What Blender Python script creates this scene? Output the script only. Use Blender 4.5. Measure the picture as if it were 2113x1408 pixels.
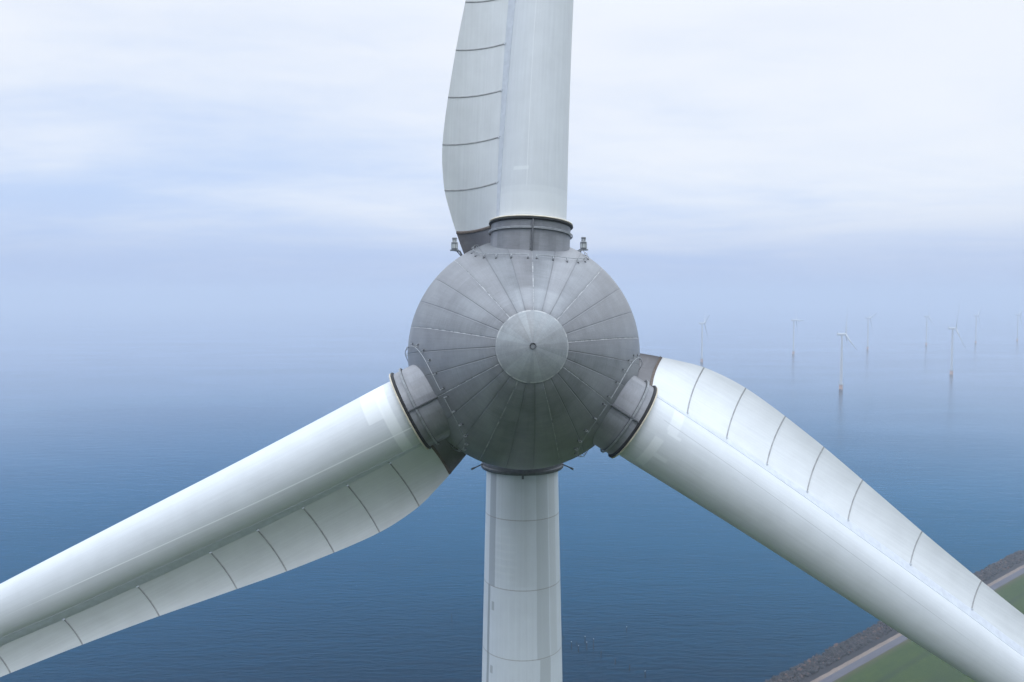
import bpy, bmesh, math, random
from mathutils import Vector, Matrix, noise
from math import sin, cos, radians as R, pi, atan2, sqrt

for o in list(bpy.data.objects):
    bpy.data.objects.remove(o, do_unlink=True)
S = bpy.context.scene
COL = S.collection
rnd = random.Random(7)

# ------------------------------------------------------------------ camera, sky, sun, exposure
CAM_Z = 140.0
PITCH = math.atan(90 / 1643.0)
cam = bpy.data.cameras.new('camera'); cam.sensor_width = 36; cam.lens = 36 * 1643 / 2113.0
cam.clip_start = 0.5; cam.clip_end = 60000
camo = bpy.data.objects.new('camera', cam); COL.objects.link(camo)
camo.location = (0, 0, CAM_Z); camo.rotation_euler = (pi / 2 - PITCH, 0, 0)
S.camera = camo
S.view_settings.view_transform = 'Standard'; S.view_settings.look = 'None'
S.view_settings.exposure = 0.0; S.view_settings.gamma = 1.0
S.render.engine = 'CYCLES'
cy = S.cycles
cy.use_denoising = True
cy.max_bounces = 8; cy.diffuse_bounces = 4; cy.glossy_bounces = 3; cy.volume_bounces = 3
cy.transmission_bounces = 2; cy.transparent_max_bounces = 6
cy.caustics_reflective = False; cy.caustics_refractive = False
cy.sample_clamp_indirect = 6

SUN_EL, SUN_ROT = R(58), R(190)


class NT:
    """small helper for building node trees"""
    def __init__(s, tree): s.t = tree; s.n = tree.nodes; s.l = tree.links
    def new(s, typ, **kw):
        n = s.n.new(typ)
        for k, v in kw.items(): setattr(n, k, v)
        return n
    def put(s, sock, v):
        if hasattr(v, 'is_linked'): s.l.new(v, sock)
        elif v is not None: sock.default_value = v
    def m(s, op, a, b=None, c=None, clamp=False):
        n = s.new('ShaderNodeMath', operation=op, use_clamp=clamp)
        for i, v in enumerate((a, b, c)):
            if v is not None: s.put(n.inputs[i], v)
        return n.outputs[0]
    def mix(s, f, a, b, typ='MIX'):
        n = s.new('ShaderNodeMix', data_type='RGBA', blend_type=typ)
        s.put(n.inputs[0], f)
        for i, v in ((6, a), (7, b)):
            s.put(n.inputs[i], v if hasattr(v, 'is_linked') else (*v, 1) if len(v) == 3 else v)
        return n.outputs[2]
    def mr(s, v, a, b, c=0.0, d=1.0, smooth=False):
        n = s.new('ShaderNodeMapRange', interpolation_type='SMOOTHSTEP' if smooth else 'LINEAR')
        for i, x in enumerate((v, a, b, c, d)): s.put(n.inputs[i], x)
        return n.outputs[0]
    def noise(s, vec, scale, detail=3, rough=.55, dist=0.0, dim='3D'):
        n = s.new('ShaderNodeTexNoise', noise_dimensions=dim)
        if vec is not None: s.put(n.inputs['Vector'], vec)
        n.inputs['Scale'].default_value = scale; n.inputs['Detail'].default_value = detail
        n.inputs['Roughness'].default_value = rough; n.inputs['Distortion'].default_value = dist
        return n.outputs['Fac']
    def white(s, vec):
        n = s.new('ShaderNodeTexWhiteNoise', noise_dimensions='3D'); s.put(n.inputs['Vector'], vec)
        return n.outputs['Value']
    def xyz(s, x, y, z=0.0):
        n = s.new('ShaderNodeCombineXYZ')
        for i, v in enumerate((x, y, z)): s.put(n.inputs[i], v)
        return n.outputs[0]
    def sep(s, v):
        n = s.new('ShaderNodeSeparateXYZ'); s.put(n.inputs[0], v); return n.outputs
    def box(s, u, v, u0, u1, v0, v1, su=.02, sv=.02):
        a = s.m('MULTIPLY', s.mr(u, u0 - su, u0 + su), s.mr(u, u1 - su, u1 + su, 1, 0))
        b = s.m('MULTIPLY', s.mr(v, v0 - sv, v0 + sv), s.mr(v, v1 - sv, v1 + sv, 1, 0))
        return s.m('MULTIPLY', a, b)


W = bpy.data.worlds.new('World'); S.world = W; W.use_nodes = True
w = NT(W.node_tree); w.n.clear()
sky = w.new('ShaderNodeTexSky', sky_type='NISHITA'); sky.sun_disc = False
sky.sun_elevation = SUN_EL; sky.sun_rotation = SUN_ROT; sky.air_density = 1.0; sky.dust_density = 2.5
tc = w.new('ShaderNodeTexCoord')
dx, dy, dz = w.sep(tc.outputs['Generated'])
zz = w.m('ADD', w.m('MAXIMUM', dz, 0.0), 0.10)
cx_, cy_ = w.m('DIVIDE', dx, zz), w.m('DIVIDE', dy, zz)
cv = w.xyz(w.m('MULTIPLY', cx_, 0.55), w.m('MULTIPLY', cy_, 0.75), 3.7)
n1 = w.noise(cv, 0.55, 6, .52, .6)
n2 = w.noise(cv, 1.7, 6, .55, .4)
cl = w.m('ADD', w.m('MULTIPLY', n1, .72), w.m('MULTIPLY', n2, .28))
n3 = w.noise(w.xyz(w.m('MULTIPLY', cx_, .8), w.m('MULTIPLY', cy_, 1.7), 9.1), 1.6, 8, .62, 1.5)
cl = w.m('ADD', cl, w.m('MULTIPLY', w.m('SUBTRACT', n3, .5), .11))
cl = w.m('ADD', cl, w.m('MULTIPLY', dx, .16))
cl = w.m('ADD', cl, w.m('MULTIPLY', w.m('SUBTRACT', dz, .12), .55))
cf = w.mr(cl, .25, .68, 0, 1, True)
ccol = w.mix(cf, (.58, .73, 1.02), (.97, 1.01, 1.08))
low = w.mr(dz, 0.0, .13, 1, 0, True)
ccol = w.mix(w.m('MULTIPLY', low, .85), ccol, (.44, .56, .86))
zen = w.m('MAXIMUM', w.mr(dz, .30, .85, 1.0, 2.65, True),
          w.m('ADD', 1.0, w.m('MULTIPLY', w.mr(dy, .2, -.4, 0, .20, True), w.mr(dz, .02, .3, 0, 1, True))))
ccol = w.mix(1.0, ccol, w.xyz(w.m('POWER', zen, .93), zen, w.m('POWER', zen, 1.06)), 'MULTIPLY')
# unseen low sky behind the camera, dimmed to deepen shade under the hub
rear_dim = w.m('MULTIPLY', w.mr(dy, -.05, -.5, 0, 1, True), w.mr(dz, .16, .42, 1, 0, True))
bk = w.m('SUBTRACT', 1.0, w.m('MULTIPLY', rear_dim, .86))
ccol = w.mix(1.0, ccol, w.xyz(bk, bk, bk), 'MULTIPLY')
skys = w.mix(1.0, sky.outputs[0], (.1, .1, .1), 'MULTIPLY')
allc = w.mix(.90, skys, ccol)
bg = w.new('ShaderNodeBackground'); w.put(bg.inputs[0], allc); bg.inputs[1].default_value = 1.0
wo = w.new('ShaderNodeOutputWorld'); w.l.new(bg.outputs[0], wo.inputs[0])

sun = bpy.data.lights.new('sun', 'SUN'); sun.energy = 0.5; sun.angle = R(30); sun.color = (1, .98, .95)
suno = bpy.data.objects.new('sun', sun); COL.objects.link(suno)
sd = Vector((sin(SUN_ROT) * cos(SUN_EL), cos(SUN_ROT) * cos(SUN_EL), sin(SUN_EL)))
suno.rotation_euler = sd.to_track_quat('Z', 'Y').to_euler(); suno.location = (0, 30, 230)


# ------------------------------------------------------------------ helpers
def mat(name):
    m = bpy.data.materials.new(name); m.use_nodes = True
    t = NT(m.node_tree); b = t.n['Principled BSDF']
    return m, t, b

def setp(b, rough=.5, metal=0.0, spec=.5):
    b.inputs['Roughness'].default_value = rough; b.inputs['Metallic'].default_value = metal
    b.inputs['Specular IOR Level'].default_value = spec

def flat_mat(name, col, rough=.5, metal=0.0, var=.12, scale=3.0):
    m, t, b = mat(name); setp(b, rough, metal)
    tc = t.new('ShaderNodeTexCoord')
    nz = t.noise(tc.outputs['Object'], scale, 4)
    k = t.mr(nz, .3, .7, 1 - var, 1 + var)
    t.put(b.inputs['Base Color'], t.mix(1.0, (*col, 1), t.xyz(k, k, k), 'MULTIPLY'))
    return m

def link(name, me, parent=None, M=None):
    o = bpy.data.objects.new(name, me); COL.objects.link(o)
    world = M if M is not None else Matrix.Identity(4)
    o.matrix_basis = world
    if parent is not None:
        o.parent = parent
        o.matrix_basis = WORLD[parent.name].inverted() @ world
    WORLD[o.name] = world.copy()
    return o
WORLD = {}

def empty(name, loc):
    o = bpy.data.objects.new(name, None); COL.objects.link(o)
    o.empty_display_size = 1; o.location = loc
    WORLD[o.name] = Matrix.Translation(loc)
    return o

def tag(o, label=None, cat=None, group=None, kind=None):
    if label: o['label'] = label
    if cat: o['category'] = cat
    if group: o['group'] = group
    if kind: o['kind'] = kind
    return o

def finish(bm, name, mats, smooth=True, angle=None):
    me = bpy.data.meshes.new(name)
    bmesh.ops.recalc_face_normals(bm, faces=bm.faces)
    bm.to_mesh(me); bm.free()
    for m in (mats if isinstance(mats, (list, tuple)) else [mats]): me.materials.append(m)
    if smooth:
        me.polygons.foreach_set('use_smooth', [True] * len(me.polygons))
        if angle: me.set_sharp_from_angle(angle=R(angle))
    return me

def lathe(bm, prof, n=64, axis='Z', closed=False, mi=0):
    """surface of revolution: prof = [(radius, height)]"""
    rings = []
    for r, h in prof:
        if r < 1e-6: rings.append([bm.verts.new((0, 0, h))]); continue
        rings.append([bm.verts.new((r * cos(2 * pi * i / n), r * sin(2 * pi * i / n), h)) for i in range(n)])
    pairs = list(zip(rings, rings[1:])) + ([(rings[-1], rings[0])] if closed else [])
    for a, b in pairs:
        for i in range(n):
            j = (i + 1) % n
            if len(a) == 1 and len(b) == 1: continue
            if len(a) == 1: f = bm.faces.new((a[0], b[i], b[j]))
            elif len(b) == 1: f = bm.faces.new((a[i], a[j], b[0]))
            else: f = bm.faces.new((a[i], a[j], b[j], b[i]))
            f.material_index = mi

def tube(bm, pts, rad, n=8, closed=False, mi=0):
    pts = [Vector(p) for p in pts]; N = len(pts); rings = []
    prev = None
    for i, p in enumerate(pts):
        a = pts[(i - 1) % N] if (closed or i > 0) else p
        b = pts[(i + 1) % N] if (closed or i < N - 1) else p
        t = (b - a).normalized()
        ref = prev if prev is not None else (Vector((0, 0, 1)) if abs(t.z) < .9 else Vector((1, 0, 0)))
        x = (ref - t * ref.dot(t)).normalized(); prev = x
        y = t.cross(x)
        rr = rad[i] if isinstance(rad, (list, tuple)) else rad
        rings.append([bm.verts.new(p + (x * cos(2 * pi * k / n) + y * sin(2 * pi * k / n)) * rr) for k in range(n)])
    for i in range(N if closed else N - 1):
        a, b = rings[i], rings[(i + 1) % N]
        for k in range(n):
            j = (k + 1) % n
            bm.faces.new((a[k], a[j], b[j], b[k])).material_index = mi
    if not closed:
        bm.faces.new(rings[0][::-1]).material_index = mi; bm.faces.new(rings[-1]).material_index = mi

def boxm(bm, M, sx, sy, sz, mi=0, bevel=0):
    vs = [bm.verts.new(M @ Vector((x * sx / 2, y * sy / 2, z * sz / 2))) for x in (-1, 1) for y in (-1, 1) for z in (-1, 1)]
    fs = [(0, 1, 3, 2), (4, 6, 7, 5), (0, 4, 5, 1), (2, 3, 7, 6), (0, 2, 6, 4), (1, 5, 7, 3)]
    F = [bm.faces.new([vs[i] for i in f]) for f in fs]
    for f in F: f.material_index = mi
    if bevel:
        es = list({e for f in F for e in f.edges})
        bmesh.ops.bevel(bm, geom=es, offset=bevel, segments=3, affect='EDGES', profile=.5)

def interp(tab, x):
    if x <= tab[0][0]: return tab[0][1]
    for (a, va), (b, vb), i in zip(tab, tab[1:], range(len(tab))):
        if x <= b:
            # monotone-ish cubic (catmull) for smooth outlines
            p0 = tab[max(0, i - 1)]; p3 = tab[min(len(tab) - 1, i + 2)]
            m1 = (vb - p0[1]) / (b - p0[0]); m2 = (p3[1] - va) / (p3[0] - a)
            h = b - a; t = (x - a) / h
            return ((2 * t ** 3 - 3 * t ** 2 + 1) * va + (t ** 3 - 2 * t ** 2 + t) * h * m1
                    + (-2 * t ** 3 + 3 * t ** 2) * vb + (t ** 3 - t ** 2) * h * m2)
    return tab[-1][1]

def pix_ray(px, py):
    x, y = (px - 1056.5) / 1643, -(py - 704) / 1643
    return Vector((x, cos(PITCH) + y * sin(PITCH), -sin(PITCH) + y * cos(PITCH)))
def on_level(px, py, z=0.0):
    d = pix_ray(px, py); t = (z - CAM_Z) / d.z
    return Vector((d.x * t, d.y * t, z))


# ------------------------------------------------------------------ water, dike, fields
m_water, t, b = mat('lake_water'); setp(b, .12)
b.inputs['Specular IOR Level'].default_value = 0.0
tc = t.new('ShaderNodeTexCoord')
mp = t.new('ShaderNodeMapping'); t.l.new(tc.outputs['Object'], mp.inputs[0])
mp.inputs['Rotation'].default_value = (0, 0, R(14)); mp.inputs['Scale'].default_value = (.28, 1, 1)
r1 = t.noise(mp.outputs[0], .42, 5, .62, .5)
r2 = t.noise(mp.outputs[0], .11, 3, .5, .3)
mp2 = t.new('ShaderNodeMapping'); t.l.new(tc.outputs['Object'], mp2.inputs[0])
mp2.inputs['Rotation'].default_value = (0, 0, R(-8)); mp2.inputs['Scale'].default_value = (.35, 1, 1)
r3 = t.noise(mp2.outputs[0], .006, 4, .55, 1.2)
hgt = t.m('ADD', t.m('MULTIPLY', r1, .55), t.m('MULTIPLY', r2, .6))
bp = t.new('ShaderNodeBump'); bp.inputs['Strength'].default_value = .55; bp.inputs['Distance'].default_value = 1.0
t.l.new(hgt, bp.inputs['Height']); t.l.new(bp.outputs[0], b.inputs['Normal'])
t.put(b.inputs['Base Color'], t.mix(t.mr(r3, .35, .65), (.0003, .011, .026), (.0006, .017, .038)))
b.inputs['Roughness'].default_value = .6
# sky reflection: grows towards grazing view, deep blue when seen more steeply
geo = t.new('ShaderNodeNewGeometry')
dt = t.new('ShaderNodeVectorMath', operation='DOT_PRODUCT')
bp2 = t.new('ShaderNodeBump'); bp2.inputs['Strength'].default_value = .52; bp2.inputs['Distance'].default_value = .75; t.l.new(hgt, bp2.inputs['Height'])
t.l.new(geo.outputs['Incoming'], dt.inputs[0]); t.l.new(bp2.outputs[0], dt.inputs[1])
ca = t.m('ABSOLUTE', dt.outputs['Value'])
fres = t.m('MULTIPLY', t.mr(ca, .06, .44, .93, .008), t.mr(r3, .3, .7, .93, 1.06))
gl = t.new('ShaderNodeBsdfGlossy'); t.l.new(bp.outputs[0], gl.inputs['Normal'])
t.put(gl.inputs['Color'], t.mix(t.mr(ca, .05, .23, 0, 1, True), (.75, .81, .90), (.05, .31, .56)))
t.put(gl.inputs['Roughness'], t.mr(r3, .3, .7, .07, .15))
ms = t.new('ShaderNodeMixShader'); t.put(ms.inputs[0], fres)
t.l.new(b.outputs[0], ms.inputs[1]); t.l.new(gl.outputs[0], ms.inputs[2])
t.l.new(ms.outputs[0], t.n['Material Output'].inputs['Surface'])

bm = bmesh.new()
FAR = 14000.0
vs = [bm.verts.new(p) for p in ((-FAR, -FAR, 0), (FAR, -FAR, 0), (FAR, FAR, 0), (-FAR, FAR, 0))]
bm.faces.new(vs)
tag(link('water', finish(bm, 'water', m_water, False)), kind='structure')

SHORE0 = Vector((93.3, 282.9, 0)); UD = Vector((.781, .624, 0)).normalized(); VD = Vector((UD.y, -UD.x, 0))
def dike(u, s, z): return SHORE0 + UD * u + VD * s + Vector((0, 0, z))

def ground_mat(name, c1, c2, scale, rough=.9, stretch=1.0, bump=.3, extra=None):
    m, t, b = mat(name); setp(b, rough, 0, .25)
    tc = t.new('ShaderNodeTexCoord')
    mp = t.new('ShaderNodeMapping'); t.l.new(tc.outputs['Object'], mp.inputs[0])
    mp.inputs['Rotation'].default_value = (0, 0, -atan2(UD.y, UD.x)); 
    x, y, z = t.sep(mp.outputs[0])
    v = t.xyz(t.m('MULTIPLY', x, stretch), y, z)
    a = t.noise(v, scale, 6, .65); c = t.noise(v, scale * .13, 4, .6)
    f = t.m('ADD', t.m('MULTIPLY', a, .55), t.m('MULTIPLY', c, .45))
    col = t.mix(t.mr(f, .36, .64), c1, c2)
    if extra: col = extra(t, col, x, y, a)
    t.put(b.inputs['Base Color'], col)
    bp = t.new('ShaderNodeBump'); bp.inputs['Strength'].default_value = bump; bp.inputs['Distance'].default_value = .2
    t.l.new(a, bp.inputs['Height']); t.l.new(bp.outputs[0], b.inputs['Normal'])
    return m

def grass_extra(t, col, x, y, a):
    # y runs across the dike; offset of the shore line in this rotated frame
    sh = -SHORE0.dot(VD)
    s = t.m('SUBTRACT', t.m('MULTIPLY', y, -1.0), -sh)
    wob = t.m('ADD', s, t.m('MULTIPLY', t.m('SUBTRACT', a, .5), 3.0))
    edge = t.mr(wob, 18.6, 21.5, 1, 0)
    col = t.mix(t.m('MULTIPLY', edge, .8), col, (.062, .052, .030))
    dark = t.m('MULTIPLY', t.mr(wob, 27.5, 28.6), t.mr(wob, 29.5, 31, 1, 0))
    col = t.mix(t.m('MULTIPLY', dark, .5), col, (.009, .022, .006))
    dk2 = t.m('MULTIPLY', t.mr(wob, 36, 40), t.mr(wob, 44, 50, 1, 0))
    col = t.mix(t.m('MULTIPLY', dk2, .4), col, (.012, .028, .006))
    pale = t.m('MULTIPLY', t.mr(wob, 50.4, 50.9), t.mr(wob, 51.4, 51.9, 1, 0))
    return t.mix(t.m('MULTIPLY', pale, .6), col, (.085, .085, .06))
m_grass = ground_mat('dike_grass', (.015, .037, .002), (.033, .055, .004), 1.6, .9, .35, .5, grass_extra)
m_bank = ground_mat('dark_bank', (.010, .009, .011), (.022, .019, .022), 1.2, .8, .3)
m_path = ground_mat('sand_path', (.13, .10, .085), (.20, .16, .135), 2.2, .9, .4)
m_road = ground_mat('grey_road', (.070, .070, .088), (.098, .096, .112), 1.5, .85, .08)
m_bed = ground_mat('rock_bed', (.006, .005, .006), (.016, .013, .013), 1.4, .9, 1)

def strip(name, prof, m, u0=-900, u1=3600, du=20, jit=0.0, kind='structure'):
    bm = bmesh.new(); rows = []
    nu = int((u1 - u0) / du)
    for i in range(nu + 1):
        u = u0 + i * du
        row = []
        for k, (s, z) in enumerate(prof):
            j = 0
            if jit and (k == 0 or k == len(prof) - 1) and -60 < u < 320:
                j = jit * (noise.noise(Vector((u * .21, k * 7.1, 3))) + .5 * noise.noise(Vector((u * .7, k * 3.1, 9))))
            row.append(bm.verts.new(dike(u, s + j, z)))
        rows.append(row)
    for a, b_ in zip(rows, rows[1:]):
        for k in range(len(prof) - 1): bm.faces.new((a[k], a[k + 1], b_[k + 1], b_[k]))
    return tag(link(name, finish(bm, name, m, False)), kind=kind)

strip('rock_bed', [(-3, -.9), (0, -.1), (9.8, 2.45)], m_bed)
strip('dike_bank', [(9.2, 2.40), (9.5, 2.5), (13.6, 3.55)], m_bank, du=4, jit=.0)
strip('dike_path', [(13.3, 3.53), (13.5, 3.62), (15.9, 3.98)], m_path, du=1.0, jit=.35)
strip('road', [(15.6, 4.0), (18.6, 4.02), (18.9, 3.9)], m_road, du=20)
strip('grass_field', [(18.3, 3.95), (19.2, 4.05), (24, 4.0), (45, 3.7), (130, 3.5), (900, 3.4), (5200, 3.3)], m_grass, du=4, jit=0)

# basalt boulders on the water's edge, far too many to count: one object
m_rock, t, b = mat('basalt_rock'); setp(b, .8)
geo = t.new('ShaderNodeNewGeometry')
ri = geo.outputs['Random Per Island']
rc = t.new('ShaderNodeValToRGB'); t.l.new(ri, rc.inputs[0])
cr = rc.color_ramp
cr.elements[0].position = 0; cr.elements[0].color = (.010, .010, .014, 1)
cr.elements[1].position = 1; cr.elements[1].color = (.16, .080, .055, 1)
for p, c in ((.45, (.006, .006, .009, 1)), (.65, (.034, .020, .018, 1)), (.86, (.022, .021, .025, 1))):
    e = cr.elements.new(p); e.color = c
tc = t.new('ShaderNodeTexCoord')
t.put(b.inputs['Base Color'], t.mix(t.mr(t.noise(tc.outputs['Object'], 3, 3), .3, .7), rc.outputs[0], (.012, .012, .015)))
ico = bmesh.new(); bmesh.ops.create_icosphere(ico, subdivisions=1, radius=1)
iv = [v.co.copy() for v in ico.verts]; iff = [[v.index for v in f.verts] for f in ico.faces]; ico.free()
V, F = [], []
for i in range(7600):
    u = rnd.uniform(-45, 240); s = rnd.uniform(-.5, 9.6)
    if s > 8.6 and rnd.random() < .5: continue
    if noise.noise(Vector((u * .55, s * .55, 4.0))) < -.28: continue
    sc = rnd.uniform(.40, .95) * (1.0 if rnd.random() < .9 else 1.6)
    zb = -.1 + .262 * max(0, s) + rnd.uniform(-.1, .35)
    c = dike(u, s + .45 * noise.noise(Vector((u * .15, 0, 0))), zb)
    ax = Vector((rnd.gauss(0, 1), rnd.gauss(0, 1), rnd.gauss(0, 1))).normalized()
    rot = Matrix.Rotation(rnd.uniform(0, 6.28), 3, ax)
    sq = (rnd.uniform(.7, 1.2), rnd.uniform(.7, 1.2), rnd.uniform(.55, .9))
    base = len(V)
    for v in iv:
        k = sc * (1 + rnd.uniform(-.22, .16))
        V.append(c + rot @ Vector((v.x * k * sq[0], v.y * k * sq[1], v.z * k * sq[2])))
    F += [[q + base for q in f] for f in iff]
me = bpy.data.meshes.new('shore_rocks'); me.from_pydata([tuple(v) for v in V], [], F); me.materials.append(m_rock)
tag(link('shore_rocks', me), 'band of dark brown and black basalt boulders along the shore', 'rocks', kind='stuff')

# ------------------------------------------------------------------ main turbine: frame of the rotor
dC = pix_ray(1083.5, 727).normalized()
RH = 5.4
C = Vector((0, 0, CAM_Z)) + dC * (RH / sin(math.atan(240 / 1643)))
EL, AZ = R(6.1), R(1.8)
NX = Vector((sin(AZ) * cos(EL), -cos(AZ) * cos(EL), sin(EL)))       # rotor axis, towards the camera
RT = Vector((0, 0, 1)).cross(NX).normalized(); UP = NX.cross(RT)
MH = Matrix((RT, UP, NX)).transposed().to_4x4(); MH.translation = C
def blade_frame(deg):
    a = R(deg)
    er = RT * cos(a) + UP * sin(a); et = -RT * sin(a) + UP * cos(a)
    M = Matrix((et, -NX, er)).transposed().to_4x4(); M.translation = C     # local x = trailing side, y = back, z = outwards
    return M
BLADES = (87.1, 207.0, 327.0)

# ---- materials of the turbine
def white_paint(name, boxes=(), lines=(), tone=(.60, .622, .645), streak=.05, dark_lines=()):
    m, t, b = mat(name); setp(b, .38)
    uv = t.new('ShaderNodeUVMap'); uv.uv_map = 'UVMap'
    u, v, _ = t.sep(uv.outputs[0])                                   # u = metres along the blade, v = degrees round it
    tc = t.new('ShaderNodeTexCoord')
    n = t.noise(tc.outputs['Object'], .9, 5, .6)
    sv = t.xyz(t.m('MULTIPLY', u, .25), t.m('MULTIPLY', v, .22), 0)
    n2 = t.noise(sv, 1.0, 4, .6)
    k = t.m('ADD', t.mr(n, .3, .7, 1 - streak, 1 + streak * .4), t.mr(n2, .3, .7, -streak, streak * .5))
    col = t.mix(1.0, (*tone, 1), t.xyz(k, k, k), 'MULTIPLY')
    for (u0, u1, v0, v1, f, c) in boxes:
        edge = t.m('ADD', u, t.m('MULTIPLY', t.m('SUBTRACT', n2, .5), .05))
        col = t.mix(t.m('MULTIPLY', t.box(edge, v, u0, u1, v0, v1, .03, .8), f), col, c)
    for (u0, v0, u1, v1, wd, f, c) in lines:                        # slanting lines: pale caulk, plus the right blade's painted shadow line
        vv = t.m('SUBTRACT', v, t.mr(u, u0, u1, v0, v1))
        msk = t.m('MULTIPLY', t.mr(t.m('ABSOLUTE', vv), wd * .5, wd), 1.0)
        msk = t.m('SUBTRACT', 1.0, msk)
        msk = t.m('MULTIPLY', msk, t.m('MULTIPLY', t.mr(u, u0 - .05, u0 + .05), t.mr(u, u1 - 4, u1, 1, 0)))
        col = t.mix(t.m('MULTIPLY', msk, f), col, c)
    t.put(b.inputs['Base Color'], col)
    t.put(b.inputs['Roughness'], t.mr(n, .3, .7, .33, .45))
    return m
PALE = (.76, .78, .79); GREY = (.44, .46, .47)
m_body = {
    87.1: white_paint('blade_paint_upper', [(6.2, 7.25, -80, 80, .35, PALE), (7.25, 7.55, -80, 80, .2, PALE), (8.25, 8.42, 10, 36, .5, PALE)],
                      [(7.5, 12, 24, 15, .7, .5, PALE)]),
    207.0: white_paint('blade_paint_left', [(6.55, 7.05, -95, 75, .75, PALE), (6.95, 7.75, -95, -8, .6, PALE), (6.5, 7.1, 72, 82, .5, GREY)],
                       [(5.9, 25, 26, 10, 1.3, .8, (.84, .86, .87))]),
    327.0: white_paint('blade_paint_right', [(6.9, 7.35, -62, -2, .55, PALE), (7.2, 7.75, 15, 62, .4, PALE), (7.35, 8.0, -32, -25, .5, PALE), (7.3, 8.0, 10, 15, .5, PALE)],
                       [(6.9, 26.5, 26, 5, .6, .7, (.33, .35, .36))]),  # thin dark shadow line painted into the blade colour
}
m_flap = white_paint('flap_paint', tone=(.62, .638, .65), streak=.06)
m_strip = flat_mat('joint_strip_tape', (.53, .56, .61), .45, 0, .08, 4)
m_gasket = flat_mat('rubber_gasket', (.31, .315, .32), .7, 0, .2, 4)
m_brush = flat_mat('brush_seal_bristle', (.13, .105, .09), .9, 0, .4, 14)
m_rim = flat_mat('tan_rim', (.62, .56, .45), .5, 0, .15, 3)
m_black = flat_mat('black_gap', (.02, .02, .022), .6, 0, .2, 3)
m_rail = flat_mat('galvanised_rail', (.34, .355, .37), .45, .4, .2, 6)
m_bar = flat_mat('dark_steel_bar', (.11, .115, .125), .5, .3, .2, 5)
m_steel = flat_mat('lamp_steel', (.22, .23, .24), .4, .5, .2, 8)
m_lens = flat_mat('lamp_lens', (.60, .63, .62), .15, 0, .1, 8)

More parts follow.
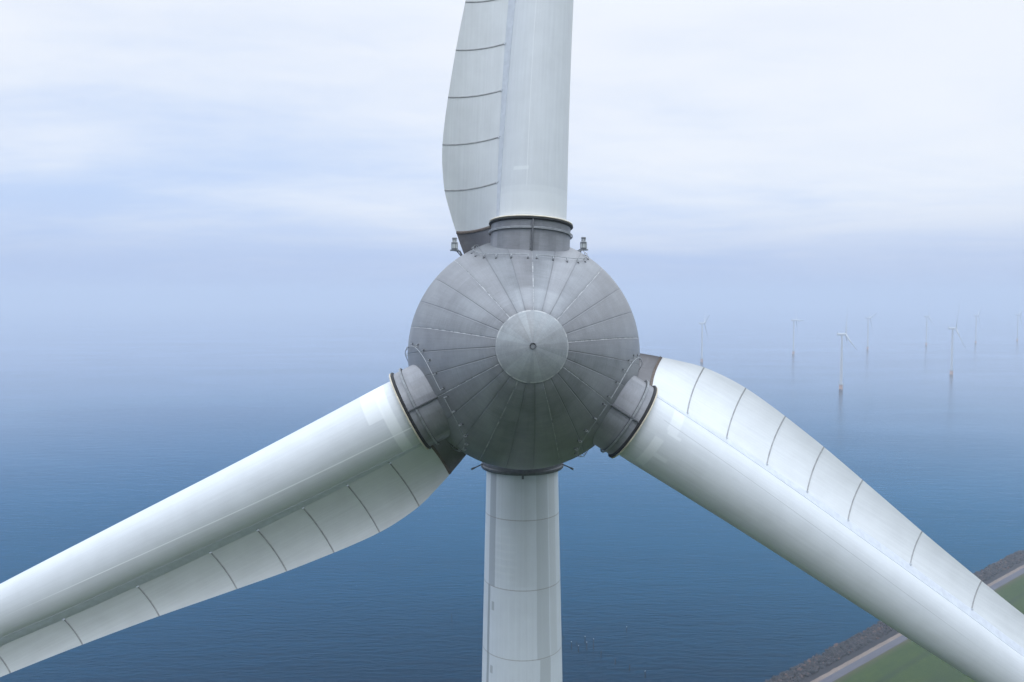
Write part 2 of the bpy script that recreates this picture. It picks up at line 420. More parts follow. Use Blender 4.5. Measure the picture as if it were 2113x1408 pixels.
# hub: grey painted metal with 27 radial seams
def hub_material(name, seams=True, tone=(.215, .226, .243), cap=False):
    m, t, b = mat(name); setp(b, .46, .15, .35)
    tc = t.new('ShaderNodeTexCoord')
    x, y, z = t.sep(tc.outputs['Object'])
    r = t.m('SQRT', t.m('ADD', t.m('MULTIPLY', x, x), t.m('MULTIPLY', y, y)))
    ang = t.m('ADD', t.m('MULTIPLY', t.m('ARCTAN2', y, x), 180 / pi), 360 - 87.1)
    k = t.m('DIVIDE', ang, 360 / 27.0)
    rd = t.m('ROUND', k)
    dist = t.m('MULTIPLY', t.m('MULTIPLY', t.m('ABSOLUTE', t.m('SUBTRACT', k, rd)), 2 * pi / 27), r)
    pan = t.m('FLOOR', k)
    ring = t.m('FLOOR', t.m('MULTIPLY', z, .75))
    tone_n = t.white(t.xyz(pan, ring, 1.3)); tone_p = t.white(t.xyz(pan, 5.0, 2.0))
    streak = t.noise(t.xyz(t.m('MULTIPLY', ang, .035), t.m('MULTIPLY', z, 4.5), t.m('MULTIPLY', r, 4.5)), 2.6, 5, .68)
    streak2 = t.noise(t.xyz(t.m('MULTIPLY', ang, .9), t.m('MULTIPLY', z, .35), 0), 1.2, 4, .65)
    blot = t.noise(tc.outputs['Object'], .8, 5, .6)
    kk = t.m('ADD', t.mr(streak, .3, .7, -.10, .10), t.mr(streak2, .3, .7, -.07, .07))
    kk = t.m('ADD', kk, t.mr(blot, .3, .7, -.20, .20))
    kk = t.m('ADD', kk, t.m('MULTIPLY', t.m('SUBTRACT', tone_n, .5), .15))
    kk = t.m('ADD', kk, t.m('MULTIPLY', t.m('SUBTRACT', tone_p, .5), .15))
    kk = t.m('ADD', kk, 1.0)
    col = t.mix(1.0, (*tone, 1), t.xyz(kk, kk, kk), 'MULTIPLY')
    col = t.mix(t.mr(t.white(t.xyz(pan, 3.0, 9.0)), 0, 1, 0, .16), col, (.29, .262, .268))
    if seams:
        # repainted paler plate near the nose, top side
        a2 = t.m('MODULO', t.m('ADD', ang, 87.1), 360)
        pm = t.box(t.m('ADD', r, t.m('MULTIPLY', blot, .25)), a2, 1.75, 2.6, 56, 106, .07, 2)
        col = t.mix(t.m('MULTIPLY', pm, .28), col, (.40, .42, .44))
        pm2 = t.box(t.m('ADD', r, t.m('MULTIPLY', blot, .4)), a2, 2.3, 3.6, 128, 200, .2, 3)
        col = t.mix(t.m('MULTIPLY', pm2, .14), col, (.40, .42, .44))
        third = t.m('COMPARE', t.m('MODULO', t.m('ADD', rd, .01), 3.0), 0.01, .2)
        sn = t.noise(t.xyz(rd, t.m('MULTIPLY', r, 1.0), 0), 3.0, 4, .7)
        dk = t.m('SUBTRACT', 1.0, t.mr(dist, .006, .022))
        col = t.mix(t.m('MULTIPLY', dk, t.mr(sn, .3, .6, .25, .6)), col, (.10, .105, .115))
        soft = t.m('SUBTRACT', 1.0, t.mr(dist, .02, .16))
        col = t.mix(t.m('MULTIPLY', soft, .16), col, (.10, .105, .115))
        wd = t.m('ADD', dist, t.m('MULTIPLY', t.m('SUBTRACT', blot, .5), .06))
        wh = t.m('SUBTRACT', 1.0, t.mr(wd, .008, .026))
        wh = t.m('MULTIPLY', t.m('MULTIPLY', wh, third), t.mr(sn, .40, .60))
        col = t.mix(t.m('MULTIPLY', wh, .65), col, (.58, .59, .60))
        # faint ring joints
        for zr in (1.9, 3.9):
            rg = t.m('SUBTRACT', 1.0, t.mr(t.m('ABSOLUTE', t.m('SUBTRACT', z, zr)), .008, .022))
            col = t.mix(t.m('MULTIPLY', rg, t.m('MULTIPLY', tone_n, .35)), col, (.14, .15, .16))
        bp = t.new('ShaderNodeBump'); bp.inputs['Strength'].default_value = .6; bp.inputs['Distance'].default_value = .02
        t.put(bp.inputs['Height'], t.m('ADD', t.mr(dist, .0, .03), t.m('MULTIPLY', streak, .08)))
        t.l.new(bp.outputs[0], b.inputs['Normal'])
    if cap:
        rn = t.noise(tc.outputs['Object'], 4, 4)
        ed = t.m('MULTIPLY', t.mr(r, 1.395, 1.42), t.mr(rn, .42, .56))
        col = t.mix(t.m('MULTIPLY', ed, .5), col, (.6, .6, .6))
        rad = t.noise(t.xyz(t.m('MULTIPLY', ang, .12), t.m('MULTIPLY', r, .8), 0), 1.0, 4, .6)
        col = t.mix(t.mr(rad, .35, .75, 0, .10), col, (.46, .48, .49))
    t.put(b.inputs['Base Color'], col)
    t.put(b.inputs['Roughness'], t.m('ADD', t.mr(streak, .3, .7, .34, .50), t.mr(blot, .3, .7, -.05, .05)))
    return m
m_hub = hub_material('hub_metal')
m_cap = hub_material('nose_metal', False, (.27, .29, .305), True)
m_collar = hub_material('collar_metal', False, (.225, .232, .25))
m_fin = hub_material('fin_metal', False, (.125, .123, .130))

# ---- tower
m_tower, t, b = mat('tower_concrete'); setp(b, .55)
tc = t.new('ShaderNodeTexCoord')
x, y, z = t.sep(tc.outputs['Object'])
ang = t.m('MULTIPLY', t.m('ARCTAN2', x, t.m('MULTIPLY', y, -1.0)), 180 / pi)      # 0 = facing the camera
nz = t.noise(tc.outputs['Object'], .7, 5, .6)
vst = t.noise(t.xyz(t.m('MULTIPLY', ang, .16), t.m('MULTIPLY', z, .03), 0), 2.0, 5, .7)
kk = t.m('ADD', t.mr(nz, .3, .7, .95, 1.04), t.mr(vst, .3, .7, -.06, .04))
col = t.mix(1.0, (.615, .655, .70, 1), t.xyz(kk, kk, kk), 'MULTIPLY')
wob = t.m('ADD', ang, t.m('MULTIPLY', t.m('SUBTRACT', t.noise(t.xyz(0, 0, t.m('MULTIPLY', z, .35)), 1, 3), .5), 3.0))
zrel = t.m('SUBTRACT', z, 116.0)
def vband(a0, a1, f, c, z0=-200, z1=200, s=.5):
    global col
    col = t.mix(t.m('MULTIPLY', t.box(wob, z, a0, a1, z0, z1, s, .02), f), col, c)
TT = 123.62  # a ring joint
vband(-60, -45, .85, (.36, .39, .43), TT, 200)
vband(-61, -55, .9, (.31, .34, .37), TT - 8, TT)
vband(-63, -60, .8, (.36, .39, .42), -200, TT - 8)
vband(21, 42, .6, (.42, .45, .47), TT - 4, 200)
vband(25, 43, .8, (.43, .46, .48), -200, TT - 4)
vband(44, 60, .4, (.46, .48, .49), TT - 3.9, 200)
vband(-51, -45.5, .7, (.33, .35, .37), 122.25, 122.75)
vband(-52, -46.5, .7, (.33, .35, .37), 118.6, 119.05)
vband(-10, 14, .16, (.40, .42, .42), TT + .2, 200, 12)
# paler rib lines left by the formwork
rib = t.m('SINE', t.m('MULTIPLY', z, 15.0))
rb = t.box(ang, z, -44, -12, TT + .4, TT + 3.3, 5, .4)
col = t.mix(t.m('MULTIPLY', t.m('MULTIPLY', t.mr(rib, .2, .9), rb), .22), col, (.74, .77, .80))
# ring joints
fr = t.m('FRACT', t.m('ADD', t.m('DIVIDE', t.m('SUBTRACT', z, TT), 3.95), 100.5))
jd = t.m('MULTIPLY', t.m('ABSOLUTE', t.m('SUBTRACT', fr, .5)), 3.95)
jn = t.m('SUBTRACT', 1.0, t.mr(jd, .012, .032))
col = t.mix(t.m('MULTIPLY', jn, t.mr(vst, .3, .7, .75, .45)), col, (.22, .20, .19))
drip = t.m('MULTIPLY', t.mr(t.m('MULTIPLY', t.m('SUBTRACT', .5, fr), 3.95), 0, .9, 1, 0), t.m('LESS_THAN', fr, .5))
col = t.mix(t.m('MULTIPLY', t.m('MULTIPLY', drip, t.mr(vst, .5, .8)), .3), col, (.35, .35, .34))
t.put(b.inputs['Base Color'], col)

TY = C.y + 8.6
TX = (1077.5 - 1056.5) / 1643 * 46.6
GZ = 3.5
turbine = empty('wind_turbine', (TX, TY, GZ))
tag(turbine, 'huge white three-bladed wind turbine with a round grey metal hub filling the foreground', 'wind turbine')

def trad(z): return 2.085 + (129.7 - z) * .0240
bm = bmesh.new()
lathe(bm, [(trad(z), z) for z in [GZ] + [GZ + i * 6.0 for i in range(1, 21)] + [126.5, 129.0, 130.6]], 96)
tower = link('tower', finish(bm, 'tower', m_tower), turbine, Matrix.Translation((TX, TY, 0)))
# dark ring where the tower meets the nacelle
bm = bmesh.new()
lathe(bm, [(2.0, 130.14), (2.36, 130.16), (2.40, 130.22), (2.40, 130.34), (2.34, 130.39), (2.32, 130.9), (2.3, 132.5)], 96)
Mk = Matrix.Translation((0, -2.40, 130.12)); boxm(bm, Mk, .12, .14, .26)
for s in (-1, 1):
    tube(bm, [(s * 2.3, -.5, 130.42), (s * 2.88, -.9, 130.22)], .035, 8)
    tube(bm, [(s * 2.75, -.82, 130.27), (s * 2.9, -.92, 130.21)], .06, 8)
link('tower_top_ring', finish(bm, 'tower_top_ring', m_bar, True, 40), tower, Matrix.Translation((TX, TY, 0)))

# ---- nacelle (egg behind the hub)
bm = bmesh.new()
prof = []
for i in range(33):
    q = i / 32; zl = -3.4 - q * 13.6
    s = (zl + 3.4) / -13.6
    rad = 5.15 * sqrt(max(0, 1 - s ** 2.4)) if s > 0 else 5.15
    prof.append((rad if i < 32 else 0, zl))
prof = [(0, -3.3), (4.9, -3.3)] + prof
lathe(bm, prof, 96)
nacelle = link('nacelle', finish(bm, 'nacelle', m_collar, True, 50), turbine, MH)
# aviation lamps on brackets
def aviation_lamp(px, py, sgn):
    d = pix_ray(px, py); k = 46.2 / d.y
    P = Vector((0, 0, CAM_Z)) + d * k
    bm = bmesh.new()
    lathe(bm, [(0, -.42), (.27, -.42), (.27, -.35), (0, -.35)], 24, mi=0)                       # plate
    lathe(bm, [(0, -.35), (.16, -.35), (.18, -.33), (.18, -.27), (0, -.27)], 24, mi=0)
    lathe(bm, [(.17, -.27), (.175, -.02), (0, -.02), (0, -.27)], 24, mi=1)                      # lower lens
    lathe(bm, [(0, -.02), (.19, -.02), (.19, .06), (.15, .1), (0, .1)], 24, mi=0)
    lathe(bm, [(0, .1), (.105, .1), (.105, .25), (0, .25)], 20, mi=1)                           # upper lens
    lathe(bm, [(0, .25), (.14, .25), (.145, .3), (.13, .34), (0, .35)], 24, mi=0)
    for i in range(6):
        a = i * pi / 3
        tube(bm, [(.185 * cos(a), .185 * sin(a), -.3), (.185 * cos(a), .185 * sin(a), 0)], .012, 6, mi=0)
        tube(bm, [(.12 * cos(a), .12 * sin(a), .1), (.12 * cos(a), .12 * sin(a), .26)], .010, 6, mi=0)
    # bracket down to the nacelle skin
    tube(bm, [(0, 0, -.40), (-sgn * .35, 0, -.44)], .04, 8, mi=2)
    tube(bm, [(-sgn * .3, 0, -.44), (-sgn * 1.6, .2, -2.85)], .05, 8, mi=2)
    tube(bm, [(-sgn * .1, 0, -.40), (-sgn * .62, .05, -1.0)], .03, 8, mi=2)
    link('aviation_light', finish(bm, 'aviation_light', [m_steel, m_lens, m_bar], True, 40), nacelle, Matrix.Translation(P))
aviation_lamp(938, 503, -1); aviation_lamp(1204, 502, 1)

# ---- hub
RW, ZW, LH, PH, LB = 5.56, -0.8, 7.5, 1.36, 4.9      # widest radius, where it lies, nose length, fullness, back
def hub_z(r):
    return ZW + LH * max(0, 1 - (r / RW) ** PH) ** (1 / PH)
def hub_inside(p):
    q = sqrt(p.x ** 2 + p.y ** 2) / RW; zl = p.z - ZW
    if zl > 0: return q ** PH + (zl / LH) ** PH < 1
    return q * q + (zl / LB) ** 2 < 1
bm = bmesh.new()
prof = [(0, hub_z(1.38)), (1.38, hub_z(1.38))]
for i in range(22, 90):
    a = i / 90 * (pi / 2); prof.append((RW * sin(a) ** 1.1, hub_z(RW * sin(a) ** 1.1)))
prof.append((RW, ZW))
for i in range(1, 24):
    a = pi / 2 + i / 24 * (pi / 2) * .52; prof.append((RW * sin(a), ZW + LB * cos(a)))
prof.append((0, prof[-1][1]))
lathe(bm, prof, 216)
hub = link('hub', finish(bm, 'hub', m_hub, True, 50), turbine, MH)
# nose cap: a blunt dome on the cone
bm = bmesh.new()
RC = 1.435; ZC = hub_z(RC); ZT = ZC + .58
def cap_z(r): return ZC + .04 + (ZT - ZC) * (1 - (r / RC) ** 1.75)
cp = [(RC * .07, cap_z(RC * .07))] + [(RC * i / 20, cap_z(RC * i / 20)) for i in range(2, 21)]
cp += [(RC + .015, ZC + .03), (RC + .018, ZC - .04)]
lathe(bm, cp, 128)
lathe(bm, [(RC * .07, cap_z(RC * .07)), (.095, ZT - .03), (0, ZT - .03)], 32)
cap = link('nose_cap', finish(bm, 'nose_cap', m_cap, True, 45), hub, MH)
bm = bmesh.new()
lathe(bm, [(.085, ZT + .03), (.10, ZT + .075), (.125, ZT + .075), (.135, ZT + .02)], 32, mi=0)
lathe(bm, [(0, ZT + .02), (.085, ZT + .01)], 32, mi=1)
link('nose_ring', finish(bm, 'nose_ring', [m_bar, m_cap], True, 40), hub, MH)

HINV = MH.inverted()
def on_hub(M, rad, phi, lift):
    """point on the hub skin seen down the blade axis at radius rad, angle phi (0 = front)"""
    def P(z): return HINV @ (M @ Vector((rad * sin(phi), -rad * cos(phi), z)))
    lo, hi = 0.0, 7.0
    for _ in range(40):
        mid = (lo + hi) / 2; p = P(mid)
        if hub_inside(p): lo = mid
        else: hi = mid
    p = M @ Vector((rad * sin(phi), -rad * cos(phi), lo))
    nrm = (p - C).normalized()
    return M.inverted() @ (p + nrm * lift), (M.inverted().to_3x3() @ nrm)

RCOL, RFL, ZF = 1.875, 1.975, 6.02
# trailing flap outline, metres from the hub centre
T_LE = [(5.9, -1.66), (7, -1.66), (10, -1.60), (14, -1.55), (20, -1.54), (27, -1.50), (40, -1.25), (63, -.25)]
T_LIMB = [(5.9, 1.66), (8, 1.66), (10, 1.64), (12, 1.60), (15, 1.50), (17, 1.40), (20, 1.25), (24, 1.02), (27, .80), (40, .5), (63, .02)]
T_BTH = [(5.9, 1.66), (8, 1.65), (10, 1.58), (14, 1.40), (20, 1.12), (27, .88), (40, .5), (63, .07)]
T_TE = [(4.7, 3.12), (5.7, 3.54), (6.9, 3.98), (7.8, 4.26), (9.0, 4.43), (10.0, 4.47), (11.2, 4.40), (12.4, 4.28), (14.6, 4.02), (17, 3.66), (20.8, 3.07), (24.3, 2.62), (27.5, 2.28), (33, 1.75), (40, 1.30), (62.5, .10)]
T_TEB = [(4.7, 2.25), (6, 2.12), (7.9, 1.75), (10, 1.35), (12.2, 1.0), (14.5, .78), (17, .6), (20.5, .38), (24, .25), (27.5, .18), (40, .08), (62.5, .01)]

def body_pt(r, phi):
    """phi degrees: 0 = front, 90 = trailing side, 180 = back"""
    le, lb, bt = interp(T_LE, r), interp(T_LIMB, r), interp(T_BTH, r)
    a, c = (lb - le) / 2, (lb + le) / 2
    p = R(phi)
    return Vector((c + a * sin(p), -bt * cos(p), r))
PHI_J = 70.0      # where the flap's front skin leaves the body
PHI_B = 140.0     # where its back skin leaves
def flap_pt(r, s, inner=None):
    rb = max(r, 5.9)
    j = body_pt(rb, PHI_J); j.z = r
    te = Vector((interp(T_TE, r), interp(T_TEB, r), r))
    d = (1 - (1 - s) ** 1.9)
    return Vector((j.x + (te.x - j.x) * s, j.y + (te.y - j.y) * d, r))
def flap_back(r, s):
    rb = max(r, 5.9)
    k = body_pt(rb, PHI_B); k.z = r
    te = Vector((interp(T_TE, r), interp(T_TEB, r) + .03, r))
    return k.lerp(te, s) + Vector((0, .10 * sin(pi * s), 0))

def flap_mesh(r0, r1, m, name, nr=None):
    """closed wedge between two stations"""
    bm = bmesh.new(); uvl = bm.loops.layers.uv.new('UVMap')
    nr = nr or max(6, int((r1 - r0) / .3)); ns = 16
    rows = []
    for i in range(nr + 1):
        r = r0 + (r1 - r0) * i / nr
        f = [bm.verts.new(flap_pt(r, s / ns)) for s in range(ns + 1)]
        bk = [bm.verts.new(flap_back(r, s / ns)) for s in range(ns, -1, -1)]
        rows.append(f + bk)
    L = len(rows[0]); info = {}
    for a, b_ in zip(rows, rows[1:]):
        for k in range(L - 1): bm.faces.new((a[k], a[k + 1], b_[k + 1], b_[k]))
    for row in (rows[0][::-1], rows[-1]): bm.faces.new(row)
    for f in bm.faces:
        for lp in f.loops: lp[uvl].uv = (lp.vert.co.z, lp.vert.co.x * 35)
    return finish(bm, name, m, True, 35)

def strip_on_flap(r, wid, hgt, m, name, s0=0.0):
    """a raised joint cover that runs over the flap's front skin at one station"""
    bm = bmesh.new(); ns = 28; rows = []
    for i in range(ns + 1):
        s = s0 + (1.0 - s0) * i / ns
        p = flap_pt(r, s); q = flap_pt(r, min(1, s + .02)) if s < .99 else p * 2 - flap_pt(r, s - .02)
        tg = (q - p); nrm = Vector((tg.y, -tg.x, 0)).normalized()
        if nrm.y > 0: nrm = -nrm
        ring = []
        for (dz, dn) in ((-wid, -.03), (-wid, hgt * .5), (-wid * .5, hgt), (wid * .5, hgt), (wid, hgt * .5), (wid, -.03)):
            ring.append(bm.verts.new(p + nrm * dn + Vector((0, 0, dz))))
        rows.append(ring)
    for a, b_ in zip(rows, rows[1:]):
        for k in range(5): bm.faces.new((a[k], a[k + 1], b_[k + 1], b_[k]))
    bm.faces.new(rows[0]); bm.faces.new(rows[-1][::-1])
    return finish(bm, name, m, True, 40)

def tape_s(r):
    wd = min(.30, .10 + (r - 6.1) * .016)
    return min(.2, wd * .9 / max(.4, interp(T_TE, r) - body_pt(r, PHI_J).x))
SEAMS = [7.88, 10.05, 12.30, 14.58, 16.92, 20.5, 24.05, 27.4, 31.0, 35.0, 40.0]
ROOT = 5.86
flap_meshes = None
for deg in BLADES:
    M = blade_frame(deg)
    # --- blade body
    bm = bmesh.new(); uvl = bm.loops.layers.uv.new('UVMap')
    stations = [5.95, 6.1, 6.5, 7, 7.5] + [8 + .75 * i for i in range(30)] + [31 + 2 * i for i in range(16)] + [62.4, 63.0]
    N = 96; rows = []
    for r in stations: rows.append([bm.verts.new(body_pt(r, -180 + 360 * k / N)) for k in range(N)])
    for a, b_, ra, rb in zip(rows, rows[1:], stations, stations[1:]):
        for k in range(N):
            j = (k + 1) % N
            f = bm.faces.new((a[k], a[j], b_[j], b_[k]))
            for lp, uv in zip(f.loops, ((ra, -180 + 360 * k / N), (ra, -180 + 360 * (k + 1) / N), (rb, -180 + 360 * (k + 1) / N), (rb, -180 + 360 * k / N))):
                lp[uvl].uv = uv
    bm.faces.new(rows[0][::-1]); bm.faces.new(rows[-1])
    blade = link('blade', finish(bm, 'blade', m_body[deg], True, 60), turbine, M)
    tag(blade, {87.1: 'blade pointing straight up, its flap on the left', 207.0: 'blade sloping down to the left, its flap underneath',
                327.0: 'blade sloping down to the right, its flap on top'}[deg])
    # --- flap panels, joints
    if flap_meshes is None:
        ed = [ROOT + .07] + SEAMS + [62.4]
        panels = [flap_mesh(a + .012, b_ - .012, m_flap, 'flap_panel') for a, b_ in zip(ed, ed[1:])]
        joints = [strip_on_flap(r, .032, .024, m_gasket, 'flap_joint', .015) for r in SEAMS]
        brush = strip_on_flap(ROOT + .02, .065, .05, m_brush, 'brush_seal')
        # pale tape where flap and body meet
        bm = bmesh.new(); rows = []
        for i in range(90):
            r = 6.15 + i * (46 - 6.15) / 89
            wd = min(.30, .10 + (r - 6.1) * .016)
            a0 = body_pt(r, PHI_J); te = flap_pt(r, .1)
            row = []
            dirn = (te - a0); dirn.z = 0; dirn.normalize()
            b1 = body_pt(r, PHI_J - 7 * min(1, wd / .25)); b0 = body_pt(r, PHI_J - 14 * min(1, wd / .25) * .6)
            o1 = (b0 - Vector((interp(T_LE, r) * .5 + interp(T_LIMB, r) * .5, 0, r))).normalized() * .014
            fr_ = flap_pt(r, tape_s(r))
            row = [b0 - o1 * .5, b0 + o1, b1 + o1, a0 + Vector((.02, -.035, 0)), fr_ + Vector((0, -.022, 0)), fr_ + Vector((.012, .01, 0))]
            rows.append([bm.verts.new(p) for p in row])
        for a, b_ in zip(rows, rows[1:]):
            for k in range(5): bm.faces.new((a[k], a[k + 1], b_[k + 1], b_[k]))
        tape = finish(bm, 'joint_strip', m_strip, True, 50)
        # small clamps at the foot of every joint
        clamps = []
        for r in SEAMS[:9]:
            bm = bmesh.new()
            p = flap_pt(r, tape_s(r) + .01)
            Mx = Matrix.Translation(p + Vector((0, -.03, 0)))
            boxm(bm, Mx, .07, .05, .10)
            clamps.append(finish(bm, 'joint_clamp', m_strip, False))
        bm = bmesh.new()
        lathe(bm, [(1.6, 6.12), (1.96, 6.10), (1.985, 6.06), (1.97, 6.035), (1.6, 6.03)], 96)
        rim = finish(bm, 'root_rim', m_rim, True, 40)
        flap_meshes = True
    for me in panels: link('flap_panel', me, blade, M)
    for me in joints: link('flap_joint', me, blade, M)
    link('brush_seal', brush, blade, M); link('joint_strip', tape, blade, M)
    for me in clamps: link('joint_clamp', me, blade, M)
    link('root_rim', rim, blade, M)
    # --- collar and its fittings belong to the hub
    bm = bmesh.new()
    lathe(bm, [(RCOL, 4.2), (RCOL, 5.0), (RCOL, 5.9), (RCOL + .01, 5.93)], 96)
    link('blade_collar', finish(bm, 'blade_collar', m_collar), hub, M)
    bm = bmesh.new()
    lathe(bm, [(RCOL - .02, 5.90), (RCOL + .05, 5.91), (RFL, 5.94), (RFL + .02, 5.97), (RFL, 6.0), (1.9, 6.01), (1.9, 6.05), (1.6, 6.05)], 96)
    link('collar_flange', finish(bm, 'collar_flange', m_black, True, 40), hub, M)
    bm = bmesh.new()                                                            # ring rail round the collar
    zr = 5.52
    for k in range(2):
        pts = [((RCOL + .10) * sin(R(a)), -(RCOL + .10) * cos(R(a)), zr + .05 * k) for a in range(2, 360, 3)]
        tube(bm, pts, .019, 8)
    lathe(bm, [(RCOL - .01, zr - .035), (RCOL + .03, zr - .03), (RCOL + .03, zr + .01), (RCOL - .01, zr + .015)], 96, mi=1)
    for a in range(8, 360, 12):
        s_, c_ = sin(R(a)), -cos(R(a))
        tube(bm, [(RCOL * s_, RCOL * c_, zr + .025), ((RCOL + .10) * s_, (RCOL + .10) * c_, zr + .025)], .014, 6)
        tube(bm, [((RCOL + .10) * s_, (RCOL + .10) * c_, zr - .01), ((RCOL + .10) * s_, (RCOL + .10) * c_, zr + .06)], .016, 6)
    link('collar_rail', finish(bm, 'collar_rail', [m_rail, m_bar], True, 50), hub, M)
    bm = bmesh.new()                                                            # upright bar on the collar's front
    z0 = on_hub(M, RCOL + .05, 0, 0)[0].z
    boxm(bm, Matrix.Translation((0, -(RCOL + .05), (z0 - .1 + 5.92) / 2)), .075, .12, 5.92 - z0 + .1, bevel=.012)
    for q in range(5):
        boxm(bm, Matrix.Translation((.05, -(RCOL + .02), z0 + .1 + q * .2)), .05, .04, .03)
    link('collar_bar', finish(bm, 'collar_bar', m_bar, True, 40), hub, M)
    # guard rail on the hub skin, in two halves with a gap in front
    for a0, a1 in ((3.0, 177), (183, 357.0)):
        bm = bmesh.new(); pts = []
        n = 60
        for i in range(n + 1):
            pts.append(on_hub(M, 2.62, R(a0 + (a1 - a0) * i / n), .13)[0])
        tube(bm, pts, .016, 8)
        for i in range(12):
            ph = R(a0 + 1.0 + (a1 - a0 - 2) * i / 11)
            p0, nr_ = on_hub(M, 2.66, ph, 0.0); p1, _ = on_hub(M, 2.62, ph, .135)
            q0, _ = on_hub(M, 2.74, ph, .10); q1, _ = on_hub(M, 2.74, ph, .0)
            tube(bm, [p0, p1], .014, 6); tube(bm, [p1, q0, q1], .014, 6)
            tube(bm, [q1 - nr_ * .01, q1 + nr_ * .03], .05, 10, mi=1)
        link('guard_rail', finish(bm, 'guard_rail', [m_rail, m_bar], True, 50), hub, M)
    # fixed grey flap root
    link('flap_root', flap_mesh(4.2, ROOT - .03, m_fin, 'flap_root', 10), hub, M)

# ------------------------------------------------------------------ offshore turbines in the haze
m_owt = flat_mat('offshore_white', (.60, .615, .63), .45, 0, .05, .2)
m_tp = flat_mat('yellow_orange_paint', (.58, .34, .20), .6, 0, .12, .4)
m_tpd = flat_mat('weathered_pile', (.20, .13, .10), .8, 0, .2, .5)
m_ogrey = flat_mat('offshore_grey', (.30, .32, .34), .5, 0, .1, .5)
def mesh_foundation():
    bm = bmesh.new()
    lathe(bm, [(2.9, -2), (2.9, 2.2)], 40, mi=1); lathe(bm, [(2.9, 2.2), (2.75, 2.4), (2.75, 8.6), (0, 8.6)], 40, mi=0)
    for s in (-1, 1): tube(bm, [(s * .8, -3.3, -1), (s * .8, -3.3, 8.4)], .18, 8, mi=0)
    for q in range(10): tube(bm, [(-.8, -3.3, q * .9), (.8, -3.3, q * .9)], .07, 6, mi=0)
    return finish(bm, 'foundation', [m_tp, m_tpd], True, 40)
def mesh_platform():
    bm = bmesh.new()
    lathe(bm, [(2.0, 8.55), (3.9, 8.55), (3.9, 8.9), (2.0, 8.9)], 40)
    for k in (9.5, 10.1): tube(bm, [(3.8 * cos(R(a)), 3.8 * sin(R(a)), k) for a in range(0, 360, 10)], .06, 6, True)
    for a in range(0, 360, 20): tube(bm, [(3.8 * cos(R(a)), 3.8 * sin(R(a)), 8.8), (3.8 * cos(R(a)), 3.8 * sin(R(a)), 10.1)], .06, 6)
    tube(bm, [(3.3, -1.2, 8.9), (3.3, -1.2, 12.2), (4.4, -1.6, 12.8)], .14, 6)
    return finish(bm, 'platform', m_ogrey, True, 40)
def mesh_tower():
    bm = bmesh.new(); lathe(bm, [(2.15, 8.9), (2.1, 25), (1.95, 45), (1.7, 65), (1.45, 82.6), (0, 82.6)], 40)
    return finish(bm, 'tower', m_owt, True, 40)
def mesh_nacelle():
    bm = bmesh.new()
    boxm(bm, Matrix.Translation((-1.6, 0, 84.5)), 10.5, 3.8, 3.6, bevel=.7)
    boxm(bm, Matrix.Translation((-6.3, 0, 87.4)), .35, 3.4, 3.0, mi=1, bevel=.08)
    tube(bm, [(3.4, 0, 84.6), (4.6, 0, 84.7)], 1.5, 24)
    return finish(bm, 'nacelle', [m_owt, m_ogrey], True, 40)
HUBX = 5.6
def mesh_ohub():
    bm = bmesh.new()
    tube(bm, [(-1.2, 0, 0), (-.6, 0, 0), (.3, 0, 0), (1.1, 0, 0), (1.7, 0, 0), (2.0, 0, 0)], [1.45, 1.7, 1.75, 1.4, .8, .15], 24)
    return finish(bm, 'rotor_hub', m_owt, True, 60)
def mesh_oblade():
    bm = bmesh.new(); rows = []
    for i in range(26):
        q = i / 25; r = 1.2 + q * 49
        ch = 1.25 * interp([(0, 1.6), (.1, 2.2), (.2, 3.3), (.35, 2.9), (.6, 2.0), (.85, 1.3), (1, .4)], q)
        th = interp([(0, 1.9), (.1, 1.6), (.2, 1.0), (.4, .6), (.7, .32), (1, .08)], q)
        tw = R(interp([(0, 22), (.2, 16), (.5, 6), (1, 0)], q))
        pre = r * .105 + q * q * 2.2
        ring = []
        for k in range(14):
            a = 2 * pi * k / 14
            cx = ch * (.5 * cos(a) - .18); cyy = th * .5 * sin(a)
            x = pre - cyy * cos(tw) + cx * sin(tw); y = cx * cos(tw) + cyy * sin(tw)
            ring.append(bm.verts.new((x, y, r)))
        rows.append(ring)
    for a, b_ in zip(rows, rows[1:]):
        for k in range(14): bm.faces.new((a[k], a[(k + 1) % 14], b_[(k + 1) % 14], b_[k]))
    bm.faces.new(rows[0][::-1]); bm.faces.new(rows[-1])
    return finish(bm, 'blade', m_owt, True, 60)
OM = dict(foundation=mesh_foundation(), platform=mesh_platform(), tower=mesh_tower(), nacelle=mesh_nacelle(), rotor_hub=mesh_ohub())
OB = mesh_oblade()
OFF = [  # base pixel, rotor phase, yaw, label
    (1735, 805.5, 4, -15, 'nearest and tallest-looking offshore turbine, one blade upright, on an orange foundation'),
    (1963, 775, -16, -20, 'second nearest offshore turbine, blade stretched to the right, on an orange foundation'),
    (1448, 749, 52, -9, 'offshore turbine rising just above the right blade, nearest of them to the grey hub'),
    (1637, 732.5, 30, -8, 'pale offshore turbine standing midway between the one above the blade and the nearest one'),
    (1790, 722.5, 48, -12, 'pale offshore turbine right behind the nearest one, just to its right'),
    (1911, 713.5, -8, -18, 'faint offshore turbine in the haze just left of the second nearest one'),
    (2013, 709.5, -55, -24, 'very faint offshore turbine in the haze just right of the second nearest one'),
    (2099, 704.5, -62, -22, 'barely visible offshore turbine in the haze at the far right'),
]
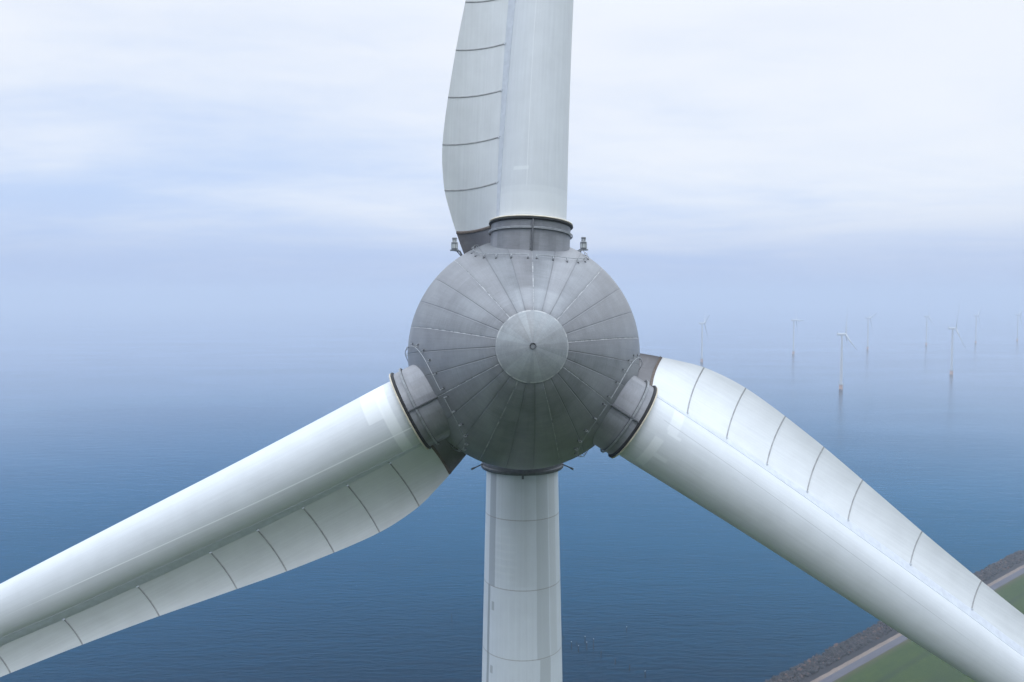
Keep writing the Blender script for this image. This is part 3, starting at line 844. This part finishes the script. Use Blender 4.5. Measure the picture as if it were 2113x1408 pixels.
for px, py, ph, yaw, lab in OFF:
    P = on_level(px, py)
    root = empty('offshore_turbine', P)
    tag(root, lab, 'wind turbine', 'offshore wind turbines standing in the lake')
    base = Matrix.Translation(P)
    Mz = base @ Matrix.Rotation(R(yaw), 4, 'Z')
    for nm in ('foundation', 'platform', 'tower', 'nacelle'):
        link(nm, OM[nm], root, Mz if nm in ('nacelle',) else base)
    Mr = Mz @ Matrix.Translation((HUBX, 0, 84.8)) @ Matrix.Rotation(R(-5), 4, 'Y')
    link('rotor_hub', OM['rotor_hub'], root, Mr)
    for k in range(3):
        link('blade', OB, root, Mr @ Matrix.Rotation(R(-(ph + 120 * k)), 4, 'X'))

# ------------------------------------------------------------------ stakes in the water
m_stake = flat_mat('wet_stake_wood', (.006, .006, .006), .9, 0, .3, 2)
m_stake.node_tree.nodes['Principled BSDF'].inputs['Specular IOR Level'].default_value = .05
m_cap2 = flat_mat('pale_stake_top', (.36, .37, .37), .7, 0, .1, 3)
STK = [  # px of the water line, px height, pale top?, label
    (932.2, 1282, 11, False, 'thin dark stake in the water standing alone left of the huge white tower'),
    (1162.6, 1319, 5, False, 'short dark stake in the water touching the right edge of the huge white tower'),
    (1179.3, 1340, 11, True, 'pale-topped stake, first of the cluster right of the tower'),
    (1190.2, 1331, 5, False, 'short all-dark stake inside the cluster of stakes right of the tower'),
    (1193.8, 1346, 9.5, True, 'pale-topped stake standing lowest in the cluster right of the tower'),
    (1206.8, 1327, 9.5, True, 'pale-topped stake standing farthest back in the cluster right of the tower'),
    (1210.8, 1341, 11, True, 'pale-topped stake in front of the farthest one in the cluster'),
    (1224.7, 1340, 15, True, 'tall pale-topped stake, right end of the cluster right of the tower'),
    (1240.0, 1356, 9, False, 'dark stake below and right of the cluster, first of the slanting row'),
    (1269.4, 1371, 8, False, 'dark stake in the middle of the slanting row toward the bottom edge'),
    (1298.8, 1384, 9, False, 'dark stake second lowest in the slanting row toward the bottom edge'),
    (1331.4, 1399, 10, True, 'stake with a pale top closest to the bottom edge of the photo'),
    (1292.7, 1305, 8, True, 'lone stake with pale top farther out, above the slanting row'),
]
for px, py, hp, top, lab in STK:
    P = on_level(px, py); D = P.y
    h = hp * D / 1643 * 1.5
    root = empty('fishing_stake', P)
    tag(root, lab, 'stake', 'fishing stakes standing in the water')
    bm = bmesh.new(); ln = rnd.uniform(-.12, .12)
    tube(bm, [(-ln * .6, 0, -1.2), (0, 0, 0), (ln * .5, 0, h * .5), (ln, 0, h)], [.17, .17, .15, .13], 10)
    link('pole', finish(bm, 'pole', m_stake, True, 50), root, Matrix.Translation(P))
    if top:
        bm = bmesh.new(); tube(bm, [(ln * .9, 0, h - .12), (ln, 0, h - .05), (ln, 0, h + .08), (ln, 0, h + .12)], [.14, .16, .13, .05], 10)
        link('pale_top', finish(bm, 'pale_top', m_cap2, True, 50), root, Matrix.Translation(P))

# ------------------------------------------------------------------ haze over the lake
m_haze = bpy.data.materials.new('haze'); m_haze.use_nodes = True
h = NT(m_haze.node_tree); h.n.clear()
pv = h.new('ShaderNodeVolumePrincipled')
pv.inputs['Color'].default_value = (.665, .73, .85, 1)
pv.inputs['Density'].default_value = 0.00038
pv.inputs['Anisotropy'].default_value = 0.2
ho = h.new('ShaderNodeOutputMaterial'); h.l.new(pv.outputs[0], ho.inputs['Volume'])
bm = bmesh.new()
zt = C.z + 63 + 8
boxm(bm, Matrix.Translation((0, 0, (zt - 2.0) / 2)), 2 * FAR + 400, 2 * FAR + 400, zt + 2.0)
tag(link('haze', finish(bm, 'haze', m_haze, False)), kind='stuff')
